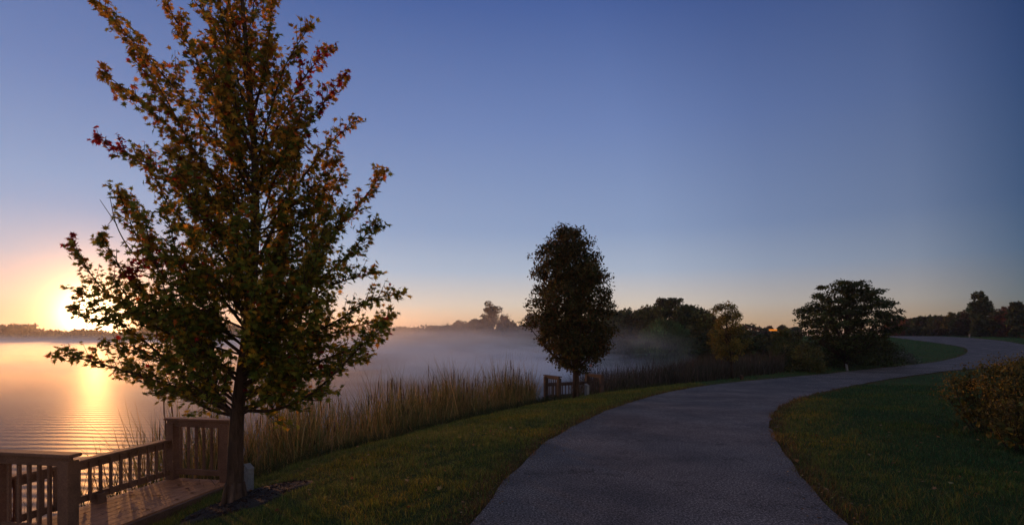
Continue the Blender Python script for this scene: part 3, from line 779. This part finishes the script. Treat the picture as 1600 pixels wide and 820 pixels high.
# marker posts
def marker(name, label, x, y, w, h, rz, mat, lean=0, plaque=True):
    root = empty(name, (x, y, gz(x, y)), label, 'post', None, rz); V = []
    a = w / 2; s = w * .42
    for z, k in ((-.1, 1), (h - s, 1)): V += [(-a * k + lean * z, -a, z), (a * k + lean * z, -a, z), (a * k + lean * z, a, z if z < 0 else z + s), (-a * k + lean * z, a, z if z < 0 else z + s)]
    mk('post', V, [(3, 2, 1, 0), (0, 1, 5, 4), (1, 2, 6, 5), (2, 3, 7, 6), (3, 0, 4, 7), (4, 5, 6, 7)], mat, root)
    if plaque:
        k = .36; dz = .012
        V = [(-a * 1.08, -a * 1.15, h - s - .01 + dz), (a * 1.08, -a * 1.15, h - s - .01 + dz), (a * 1.08, a * 1.1, h + .01 + dz), (-a * 1.08, a * 1.1, h + .01 + dz)]
        V += [(v[0], v[1], v[2] + .018) for v in V]
        mk('sloped_cap', V, [(3, 2, 1, 0), (4, 5, 6, 7), (0, 1, 5, 4), (1, 2, 6, 5), (2, 3, 7, 6), (3, 0, 4, 7)], M_GREYWOOD, root)


marker('marker_post', 'short grey wooden marker post with sloped top right of the maple trunk', px(389, 0, 7.25)[0], 7.25, .085, .34, R(58), M_GREYWOOD)
marker('marker_post', 'short grey wooden marker post beside the oval tree trunk', px(917, 0, 19.5)[0], 19.5, .12, .42, R(40), M_GREYWOOD)
marker('stake', 'pale leaning wooden stake under the spreading tree', px(1324, 0, 32.3)[0], 32.3, .09, .42, .3, M_GREYWOOD, -.25, False)
marker('stub_post', 'tiny brown stub post right of the small tree trunk', px(1159, 0, 26.0)[0], 26.0, .12, .22, .3, M_BARK, 0, False)
marker('edge_post', 'small pale post on the verge beyond the bend', px(1533, 0, 79)[0], 81, .14, .5, .3, M_GREYWOOD, 0, False)

# far orange panel standing in for a sunlit roof, sunlight added as emission
sg = empty('sunlit_roof_stand_in', tuple(px(1208, 523, 112)), 'long low orange panel glowing in place of a sunlit roof on the field horizon', 'roof')
m, nt, N, L, bs = material('sunlit_orange_glow'); bs.inputs['Base Color'].default_value = (.8, .22, .02, 1); bs.inputs['Emission Color'].default_value = (1, .28, .02, 1); bs.inputs['Emission Strength'].default_value = .75
MB().box((0, 0, 1.0), (1.7, .1, .32), bev=.02).build('stand_in_panel', m, sg)
for sx in (-.6, .6): mb = MB(); mb.box((sx, .08, .2), (.08, .05, 1.5)); mb.build('stand_in_leg', M_BARK2, sg)


# small pinkish bauble hanging from the oval tree
fx, fy, fz = px(923, 571, 17.9)
bauble = empty('hanging_ornament', (fx, fy, fz), 'tiny pinkish round ornament hanging under the oval tree', 'ornament')
m, nt, N, L, bs = material('pink_ceramic'); bs.inputs['Base Color'].default_value = (.35, .16, .12, 1)
rings = [(0, -.05), (.045, -.03), (.055, 0), (.04, .035), (.012, .055)]; mb = MB()
mb.tube([(0, 0, z) for r, z in rings], [max(r, .004) for r, z in rings], 10); mb.build('body', m, bauble, True)
mb = MB(); mb.tube([(0, 0, .05), (0, 0, .35)], .004, 4); mb.build('cord', M_BARK2, bauble)

# ------------------------------------------------------------------ reeds
BL = [(-.5, 0, 0), (.5, 0, 0), (-.42, .05, .4), (.42, .05, .4), (-.26, .18, .75), (.26, .18, .75), (0, .38, 1.0)]
BF4 = [(0, 1, 3), (0, 3, 2), (2, 3, 5), (2, 5, 4), (4, 5, 6)]


def reedbed(name, label, pts, hgt, cols, wts, leaves=3, wid=.016, heads=.1):
    n0 = len(pts); X = np.repeat(pts[:, 0], leaves) + rng.normal(0, .05, n0 * leaves); Y = np.repeat(pts[:, 1], leaves) + rng.normal(0, .05, n0 * leaves)
    n = len(X); z = np.maximum(ground_z(X, Y), ZW - .25) - .03; H = np.repeat(hgt, leaves) * rng.uniform(.45, 1.0, n)
    sc = np.stack([wid * rng.uniform(.6, 1.3, n), H * rng.uniform(.2, 1.1, n), H], 1)
    Rm = rots(n, None, rng.normal(0, .15, n), rng.normal(0, .15, n)); P = np.stack([X, Y, z], 1)
    bent = rng.random(n) < .14; Rm[bent] = rots(int(bent.sum()), None, rng.normal(0, .5, int(bent.sum())), rng.normal(0, .5, int(bent.sum())))
    C = pal(n, cols, wts, .3); V, F, CC = scatter(BL, BF4, P, Rm, sc, C)
    # seed heads: brown spikes on straight stalks
    k = rng.random(n0) < heads; hp = pts[k]; nh = len(hp)
    if nh:
        SP = []; SF = []
        prof = [(0, .10), (.70, .10), (.71, .8), (.74, 1.0), (.86, 1.0), (.88, .5), (.89, .1), (1.0, .03)]
        for z_, r_ in prof: SP += [(math.cos(t) * r_, math.sin(t) * r_, z_) for t in (0, 2.09, 4.19)]
        for i in range(len(prof) - 1):
            for j in range(3): a0, a1 = i * 3 + j, i * 3 + (j + 1) % 3; SF += [(a0, a1, a1 + 3), (a0, a1 + 3, a0 + 3)]
        zz = np.maximum(ground_z(hp[:, 0], hp[:, 1]), ZW - .25); hh = hgt[k] * rng.uniform(.72, 1.0, nh)
        v2, f2, c2 = scatter(SP, SF, np.stack([hp[:, 0], hp[:, 1], zz], 1), rots(nh, None, rng.normal(0, .06, nh), rng.normal(0, .05, nh)), np.stack([np.full(nh, .013), np.full(nh, .013), hh], 1), pal(nh, [(.06, .03, .016), (.09, .05, .025)], [1, 1]))
        V = np.concatenate([V, v2]); F = np.concatenate([F, f2 + len(CC)]); CC = np.concatenate([CC, c2])
    tag(mk(name, V, F, M_REED, col=CC), label, 'reeds', kind='stuff')


def sample_band(x0, x1, y0, y1, dens, smin, smax):
    n = int((x1 - x0) * (y1 - y0) * dens); P = np.stack([rng.uniform(x0, x1, n), rng.uniform(y0, y1, n)], 1); s = sdist(P, LAKE)
    return P[(s > smin) & (s < smax)], s[(s > smin) & (s < smax)]


def clumpy(P, f=.9, th=0.0, ph=0):
    return (np.sin(P[:, 0] * f * 2.1 + ph) + np.sin(P[:, 1] * f * 1.7 + P[:, 0] * .8 + ph * 2) + .7 * np.sin(P[:, 0] * 5.1 * f - P[:, 1] * 3.3 * f)) > th


TAN = [(.26, .16, .05), (.19, .125, .036), (.13, .125, .035), (.34, .21, .08), (.08, .095, .03)]
P, s = sample_band(-8, 3, 9.4, 24, 90, -1.3, 2.0)
ndk = ~((P[:, 0] > .9) & (P[:, 0] < 3.9) & (P[:, 1] > 20.4))
k = (clumpy(P, .9, -.35) | (rng.random(len(P)) < .28)) & (P[:, 1] > 8.7 + .35 * (P[:, 0] + 5)) & ndk
P = P[k]; s = s[k]
H = 2.0 + .32 * np.sin(P[:, 0] * 2.3 + P[:, 1]) + .15 * np.sin(P[:, 0] * 7 - P[:, 1] * 5) + rng.normal(0, .2, len(P)); H *= np.interp(s, [-1.3, .2, 1.1, 2.0], [1.0, 1.0, .72, .28])
H *= np.interp(P[:, 1], [9.4, 10.5, 12, 20], [.92, 1.0, 1.03, 1.08])
reedbed('reed_bed', 'tall tan reeds and cattails along the shore between both decks', P, H, TAN, [3, 4, 3, 2, 3], 3, .017, .05)
P, s = sample_band(3, 18, 20, 47, 32, -1.4, 2.3); k = ~((P[:, 0] > .9) & (P[:, 0] < 3.9) & (P[:, 1] < 24)) & (sdist(P, PATHPOLY) > 1.6); P = P[k]; s = s[k]
H = (1.9 + .2 * np.sin(P[:, 0] * 2.3 + P[:, 1]) + rng.normal(0, .14, len(P))) * np.interp(s, [-1, 1, 2.3], [1, .95, .6])
reedbed('reed_bed', 'grey brown reeds right of the far deck along the cove', P, H, [(.085, .062, .042), (.06, .05, .035), (.10, .075, .055), (.035, .036, .018)], [3, 3, 2, 3], 3, .022, .05)
# behind the grey reeds up to the spreading tree: rough vegetation on the bank
P = np.stack([rng.uniform(8, 17.5, 9000), rng.uniform(23, 38, 9000)], 1); s = sdist(P, LAKE); pdx = sdist(P, PATHPOLY); k = (pdx > 2.0) & (s > 0) & (P[:, 0] / P[:, 1] < .50); P = P[k]
H = 1.15 + rng.normal(0, .2, len(P))
reedbed('reed_bed', 'dull grey reeds behind the small tree trunk', P, H, [(.075, .060, .045), (.05, .045, .033), (.03, .034, .018)], [3, 3, 2], 3, .022, .03)
# sparse stalks in the water behind the near deck
P, s = sample_band(-9.5, -6.0, 5.2, 11, 9, -2.2, .3); k = rng.random(len(P)) < np.where((P[:, 1] > 9), .8, np.where(P[:, 1] < 7.4, .75, .12)); P = P[k]
reedbed('water_reeds', 'sparse dark stalks in the water behind the near deck', P, rng.uniform(.9, 1.35, len(P)), [(.04, .03, .02), (.06, .045, .022)], [1, 1], 3, .010, .03)

# ------------------------------------------------------------------ grass
GV = [(-.5, 0, 0), (.5, 0, 0), (-.3, .25, .6), (.3, .25, .6), (0, .7, 1.0)]
GF_ = [(0, 1, 3), (0, 3, 2), (2, 3, 4)]


def grass(name, label, x0, x1, y0, y1, dens, h, w, cond, cols, wts, fall=True, warm_light=False):
    n = int((x1 - x0) * (y1 - y0) * dens); P = np.stack([rng.uniform(x0, x1, n), rng.uniform(y0, y1, n)], 1)
    P = P[abs(P[:, 0]) < P[:, 1] * .98 + .5]
    if fall: P = P[rng.random(len(P)) < np.clip((y0 + 1.6) / P[:, 1], .02, 1) ** 1.1]
    pdd = sdist(P, PATHPOLY); s = sdist(P, LAKE); k = (pdd > -.05 + .05 * np.sin(P[:, 0] * 9 + P[:, 1] * 7) * np.sin(P[:, 1] * 13)) & cond(P, pdd, s); P, pdd, s = P[k], pdd[k], s[k]; n = len(P)
    z = ground_z(P[:, 0], P[:, 1]) - .004; far = np.clip(P[:, 1] / (y0 + 1.6), 1, 8)
    tuft = 1 + .55 * np.sin(P[:, 0] * 7.3 + 2 * np.sin(P[:, 1] * 3.1)) * np.sin(P[:, 1] * 6.1 + 1.5 * np.sin(P[:, 0] * 4))
    H = h * rng.uniform(.5, 1.25, n) * tuft * np.interp(s, [.5, 1.5, 2.4], [2.6, 1.6, 1]) * np.interp(far, [1, 8], [1, 1.5])
    sc = np.stack([w * far * rng.uniform(.7, 1.3, n), H * rng.uniform(.3, 1.2, n), H], 1)
    C = pal(n, cols, wts, .28)
    if warm_light: lit_rim = (rng.random(n) < np.clip(1.15 - pdd / 1.5, 0, .8)) & (P[:, 1] < 16); C[lit_rim] = pal(int(lit_rim.sum()), LG, [4, 3, 3, 2.5])  # warm light on the rim by the path put into the blade colour
    patch = (np.sin(P[:, 0] * 1.9 + P[:, 1] * .7) + np.sin(P[:, 1] * 2.3 - P[:, 0] * 1.1) + rng.normal(0, .5, n)) > .9
    C = np.where(patch[:, None], C * np.array([1.5, 1.15, .75]), C)
    e = (rng.random(n) < np.clip(1 - pdd / .38, 0, 1) * .75); C[e] = pal(int(e.sum()), [(.12, .07, .03), (.09, .06, .03), (.14, .06, .02)], [1, 1, .6])
    V, F, CC = scatter(GV, GF_, np.stack([P[:, 0], P[:, 1], z], 1), rots(n, None, rng.normal(0, .3, n), rng.normal(0, .3, n)), sc, C)
    print(name, n); tag(mk(name, V, F, M_GRASS, col=CC), label, 'grass', kind='stuff')


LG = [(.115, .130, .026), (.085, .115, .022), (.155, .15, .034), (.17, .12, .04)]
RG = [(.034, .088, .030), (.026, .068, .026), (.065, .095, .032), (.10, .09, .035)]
mulchc = np.array([MAPLE[0] + .16, MAPLE[1] - .1])


def nomulch(P): return ((P[:, 0] - mulchc[0]) / .78) ** 2 + ((P[:, 1] - mulchc[1]) / .6) ** 2 > 1 + .15 * np.sin(np.arctan2(P[:, 1] - mulchc[1], P[:, 0] - mulchc[0]) * 5)


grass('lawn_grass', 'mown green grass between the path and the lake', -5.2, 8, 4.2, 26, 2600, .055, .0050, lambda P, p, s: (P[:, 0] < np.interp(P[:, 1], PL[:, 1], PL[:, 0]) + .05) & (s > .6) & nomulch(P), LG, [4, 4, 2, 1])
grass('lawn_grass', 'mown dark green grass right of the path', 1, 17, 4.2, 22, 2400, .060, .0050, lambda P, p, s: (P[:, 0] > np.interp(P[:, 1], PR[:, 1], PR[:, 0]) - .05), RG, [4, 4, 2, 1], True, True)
grass('far_grass', 'mown grass inside the bend and along the far verge', 8, 75, 20, 100, 70, .06, .012, lambda P, p, s: (s > 1.5) & (p < 14), [(.04, .125, .05), (.03, .10, .04), (.06, .12, .045), (.09, .10, .035)], [4, 4, 2, .6], False)


# rough tufts where lawn meets reeds
def weeds():
    P, s = sample_band(-5.6, 10, 8.4, 30, 60, 1.0, 2.6); k = (sdist(P, PATHPOLY) > 1.0) & nomulch(P); P = P[k]
    n0 = len(P); P = np.repeat(P, 6, 0) + rng.normal(0, .06, (n0 * 6, 2)); n = len(P); H = rng.uniform(.08, .34, n)
    sc = np.stack([rng.uniform(.006, .012, n) * np.clip(P[:, 1] / 9, 1, 3), H * rng.uniform(.4, 1.6, n), H], 1)
    V, F, CC = scatter(BL, BF4, np.stack([P[:, 0], P[:, 1], ground_z(P[:, 0], P[:, 1]) - .01], 1), rots(n, None, rng.normal(0, .35, n), rng.normal(0, .3, n)), sc, pal(n, [(.045, .055, .018), (.07, .06, .02), (.035, .045, .016)], [3, 2, 2]))
    tag(mk('rough_grass', V, F, M_GRASS, col=CC), 'rough uncut grass where the lawn meets the reeds', 'grass', kind='stuff')


weeds()

# mulch bed round the maple
m, nt, N, L, bs = material('mulch'); n1 = noise(N, L, 45, 6, .8, pos(N))
L.new(cramp(N, L, n1, [(.3, (.006, .004, .003)), (.7, (.03, .016, .011))]), bs.inputs['Base Color']); bs.inputs['Roughness'].default_value = 1; bump(N, L, bs, n1, 1, .05)
V = [(mulchc[0], mulchc[1], gz(*mulchc) + .05)]; nr, na = 8, 48
for r in range(1, nr + 1):
    for a_ in range(na):
        t = 2 * math.pi * a_ / na; k = math.sqrt(1 + .15 * math.sin(5 * t)) * r / nr
        X, Y = mulchc[0] + math.cos(t) * k * .78, mulchc[1] + math.sin(t) * k * .6; V.append((X, Y, gz(X, Y) + .02 * (1 - (r / nr) ** 3) - .012 * (r == nr) + (rng.uniform(0, .012))))
F = [(0, 1 + a_, 1 + (a_ + 1) % na) for a_ in range(na)]
for r in range(nr - 1):
    for a_ in range(na): F.append((1 + r * na + a_, 1 + (r + 1) * na + a_, 1 + (r + 1) * na + (a_ + 1) % na, 1 + r * na + (a_ + 1) % na))
tag(mk('mulch_bed', V, F, m, smooth=True), 'dark bark mulch ring round the foot of the maple', 'mulch', kind='stuff')
n = 2600; t = rng.uniform(0, 2 * math.pi, n); k = np.sqrt(rng.random(n)) * .98; X = mulchc[0] + np.cos(t) * k * .78; Y = mulchc[1] + np.sin(t) * k * .6
V, F, CC = scatter([(-.5, -.5, 0), (.5, -.4, 0), (.4, .5, .3), (-.4, .5, .2)], [(0, 1, 2), (0, 2, 3)], np.stack([X, Y, ground_z(X, Y) + .022 * (1 - k ** 3)], 1), rots(n, None, rng.normal(0, .4, n), rng.normal(0, .4, n)),
                   np.stack([rng.uniform(.01, .02, n), rng.uniform(.02, .05, n), np.full(n, .02)], 1), pal(n, [(.035, .018, .011), (.015, .009, .006), (.06, .03, .018)], [2, 2, 1]))
tag(mk('bark_chips', V, F, M_FOL, col=CC), 'loose bark chips lying on the mulch ring', 'bark chips', kind='stuff')

# fallen leaves
n = 220; X = np.concatenate([rng.uniform(-4, 1, 110), rng.uniform(3, 8, 110)]); Y = rng.uniform(4.8, 11, n)
P = np.stack([X, Y], 1); k = (sdist(P, PATHPOLY) > .03) & (sdist(P, LAKE) > 2.2); P = P[k]; n = len(P)
V, F, CC = scatter(LEAFV, LEAFF, np.stack([P[:, 0], P[:, 1], ground_z(P[:, 0], P[:, 1]) + .035], 1), rots(n, None, rng.normal(0, .35, n), rng.normal(0, .35, n)), rng.uniform(.035, .07, n), pal(n, [(.22, .10, .04), (.26, .17, .09), (.16, .05, .025)], [2, 1, 1]))
tag(mk('fallen_leaves', V, F, M_FOL, col=CC), 'scattered fallen leaves lying on the mown grass', 'leaves', kind='stuff')


n = 34; X = rng.uniform(-5.7, -4.75, n); Y = rng.uniform(6.6, 8.6, n)
V, F, CC = scatter(LEAFV, LEAFF, np.stack([X, Y, np.full(n, -.705)], 1), rots(n, None, rng.normal(0, .2, n), rng.normal(0, .2, n)), rng.uniform(.05, .08, n), pal(n, [(.22, .10, .04), (.16, .05, .025)], [2, 1]))
tag(mk('deck_leaves', V, F, M_FOL, col=CC), 'a few fallen maple leaves on the boards of the near deck', 'leaves', kind='stuff')
# litter of dry leaves and grit caught along both edges of the path
E_ = np.concatenate([PL[(PL[:, 1] > 4) & (PL[:, 1] < 16)], PR[(PR[:, 1] > 4) & (PR[:, 1] < 16)]]); n = 1500
P = E_[rng.integers(0, len(E_), n)] + rng.normal(0, .13, (n, 2)) + rng.uniform(-.15, .15, (n, 1)); inside = sdist(P, PATHPOLY) < 0
V, F, CC = scatter(OVALV, OVALF, np.stack([P[:, 0], P[:, 1], ground_z(P[:, 0], P[:, 1], False) + np.where(inside, .026, .03)], 1), rots(n, None, rng.normal(0, .2, n), rng.normal(0, .2, n)), rng.uniform(.012, .04, n), pal(n, [(.16, .08, .03), (.09, .05, .025), (.22, .15, .08)], [2, 2, 1]))
tag(mk('leaf_litter', V, F, M_FOL, col=CC), 'dry leaf litter caught along the path edges', 'leaf litter', kind='stuff')


# ------------------------------------------------------------------ mist and haze
def volume_mat(name, density, color, aniso, height=None):
    m = bpy.data.materials.new(name); m.use_nodes = True; nt = m.node_tree; N = nt.nodes; L = nt.links
    N.remove(N['Principled BSDF']); v = N.new('ShaderNodeVolumePrincipled'); v.inputs['Color'].default_value = color + (1,)
    v.inputs['Density'].default_value = density; v.inputs['Anisotropy'].default_value = aniso
    L.new(v.outputs[0], N['Material Output'].inputs['Volume'])
    return m, N, L, v


HB = MB(); HB.box((0, 0, 0), (2, 2, 2))
hz = HB.build('haze', volume_mat('haze_air', .0003, (.9, .9, .95), .6)[0]); tag(hz, kind='stuff')
hz.scale = (1600, 1850, 12); hz.location = (0, 1400, 8.5)
tag(hz, 'thin morning haze over the whole park', 'haze')

# low mist lying over the lake: density falls with height, drifting patches
vm, N, L, v = volume_mat('lake_mist', .03, (.72, .86, 1.0), 0.0)
P_ = pos(N); sep = N.new('ShaderNodeSeparateXYZ'); L.new(P_, sep.inputs[0])
mr = N.new('ShaderNodeMapRange'); mr.inputs['From Min'].default_value = ZW; mr.inputs['From Max'].default_value = ZW + 4.6; mr.inputs['To Min'].default_value = 1; mr.inputs['To Max'].default_value = 0
L.new(sep.outputs[2], mr.inputs[0]); pw = N.new('ShaderNodeMath'); pw.operation = 'POWER'; L.new(mr.outputs[0], pw.inputs[0]); pw.inputs[1].default_value = 2.6
mp = N.new('ShaderNodeMapping'); mp.inputs['Scale'].default_value = (.07, .05, .5); L.new(P_, mp.inputs[0])
nz = noise(N, L, 1.0, 3, .55, mp.outputs[0], .5); m2 = N.new('ShaderNodeMapRange'); m2.inputs['From Min'].default_value = .45; m2.inputs['From Max'].default_value = .60; m2.inputs['To Min'].default_value = .12; m2.inputs['To Max'].default_value = 4.0
L.new(nz, m2.inputs[0])
ys_ = N.new('ShaderNodeMapRange'); ys_.inputs['From Min'].default_value = 18; ys_.inputs['From Max'].default_value = 48; L.new(sep.outputs[1], ys_.inputs[0])
az = N.new('ShaderNodeMath'); az.operation = 'MULTIPLY_ADD'; L.new(sep.outputs[1], az.inputs[0]); az.inputs[1].default_value = .45; L.new(sep.outputs[0], az.inputs[2])
za = N.new('ShaderNodeMapRange'); za.inputs['From Min'].default_value = -14; za.inputs['From Max'].default_value = 12; za.inputs['To Min'].default_value = .06; L.new(az.outputs[0], za.inputs[0])
zr_ = N.new('ShaderNodeMapRange'); zr_.inputs['From Min'].default_value = 3; zr_.inputs['From Max'].default_value = 13; zr_.inputs['To Min'].default_value = 1; zr_.inputs['To Max'].default_value = .12; L.new(sep.outputs[0], zr_.inputs[0])
qr = N.new('ShaderNodeMath'); qr.operation = 'MULTIPLY'; L.new(za.outputs[0], qr.inputs[0]); L.new(zr_.outputs[0], qr.inputs[1]); za = qr
q0 = N.new('ShaderNodeMath'); q0.operation = 'MULTIPLY'; L.new(pw.outputs[0], q0.inputs[0]); L.new(za.outputs[0], q0.inputs[1]); pw = q0
q1 = N.new('ShaderNodeMath'); q1.operation = 'MULTIPLY'; L.new(pw.outputs[0], q1.inputs[0]); L.new(m2.outputs[0], q1.inputs[1])
q2 = N.new('ShaderNodeMath'); q2.operation = 'MULTIPLY'; L.new(q1.outputs[0], q2.inputs[0]); L.new(ys_.outputs[0], q2.inputs[1])
q3 = N.new('ShaderNodeMath'); q3.operation = 'MULTIPLY'; L.new(q2.outputs[0], q3.inputs[0]); q3.inputs[1].default_value = .12; L.new(q3.outputs[0], v.inputs['Density'])
mist_poly = [(-7, 18), (-3.2, 18), (-1.2, 21.6), (1.2, 24.4), (4.2, 27.6), (8.5, 32.5), (12.5, 38.5), (15.5, 45), (14, 52), (9, 57), (6, 64), (4, 82), (-2, 97), (-12, 105), (-26, 110), (-48, 128), (-112, 234), (-210, 335), (-300, 368), (-420, 380), (-420, 60), (-60, 18)]
n = len(mist_poly); V = [(x, y, ZW + .02) for x, y in mist_poly] + [(x, y, ZW + 4.6) for x, y in mist_poly]
F = [tuple(range(n - 1, -1, -1)), tuple(range(n, 2 * n))] + [(i, (i + 1) % n, n + (i + 1) % n, n + i) for i in range(n)]
tag(mk('lake_mist', V, F, vm), 'low bank of mist drifting over the lake', 'mist', kind='stuff')


# thin steam rising off the water, strongly forward scattering: it glows where one looks towards the sun
vm, N, L, v = volume_mat('sunlit_steam', .03, (1.0, .97, .93), .78)
P_ = pos(N); sep = N.new('ShaderNodeSeparateXYZ'); L.new(P_, sep.inputs[0])


def mrange(a, b, c, d, src):
    n = N.new('ShaderNodeMapRange'); n.inputs['From Min'].default_value = a; n.inputs['From Max'].default_value = b
    n.inputs['To Min'].default_value = c; n.inputs['To Max'].default_value = d; L.new(src, n.inputs[0]); return n.outputs[0]


def vmath(op, a, b):
    n = N.new('ShaderNodeMath'); n.operation = op
    for i_, q_ in enumerate((a, b)):
        if isinstance(q_, (int, float)): n.inputs[i_].default_value = q_
        else: L.new(q_, n.inputs[i_])
    return n.outputs[0]


lowl = mrange(ZW, ZW + 1.0, 1, 0, sep.outputs[2]); lowl = vmath('MULTIPLY', lowl, mrange(9, 36, 0, .026, sep.outputs[1]))
hi = vmath('POWER', mrange(ZW, ZW + 9.5, 1, 0, sep.outputs[2]), 1.4)
aa = vmath('ADD', sep.outputs[0], vmath('MULTIPLY', sep.outputs[1], .30))          # a tongue of steam drifting up left of the misty bank
hi = vmath('MULTIPLY', hi, vmath('MULTIPLY', mrange(-14, -2, 0, 1, aa), mrange(14, 34, 1, .0, aa)))
mp = N.new('ShaderNodeMapping'); mp.inputs['Scale'].default_value = (.09, .07, .3); mp.inputs['Rotation'].default_value = (0, .5, 0); L.new(P_, mp.inputs[0])
nz = noise(N, L, 1.0, 3, .55, mp.outputs[0], .8); hi = vmath('MULTIPLY', hi, mrange(.36, .64, .1, 1.6, nz))
hi = vmath('MULTIPLY', hi, mrange(45, 85, 0, .030, sep.outputs[1]))
dn = vmath('ADD', lowl, hi); L.new(dn, v.inputs['Density'])
SB = MB(); SB.box((-205, 190, ZW + .03 + 4.8), (448, 364, 9.6))
tag(SB.build('lake_steam', vm), 'thin steam on the lake glowing orange towards the sun', 'steam', kind='stuff')

S.cycles.volume_max_steps = 128; S.cycles.volume_step_rate = 2.5; S.cycles.volume_bounces = 1; S.cycles.max_bounces = 8
S.cycles.transparent_max_bounces = 8
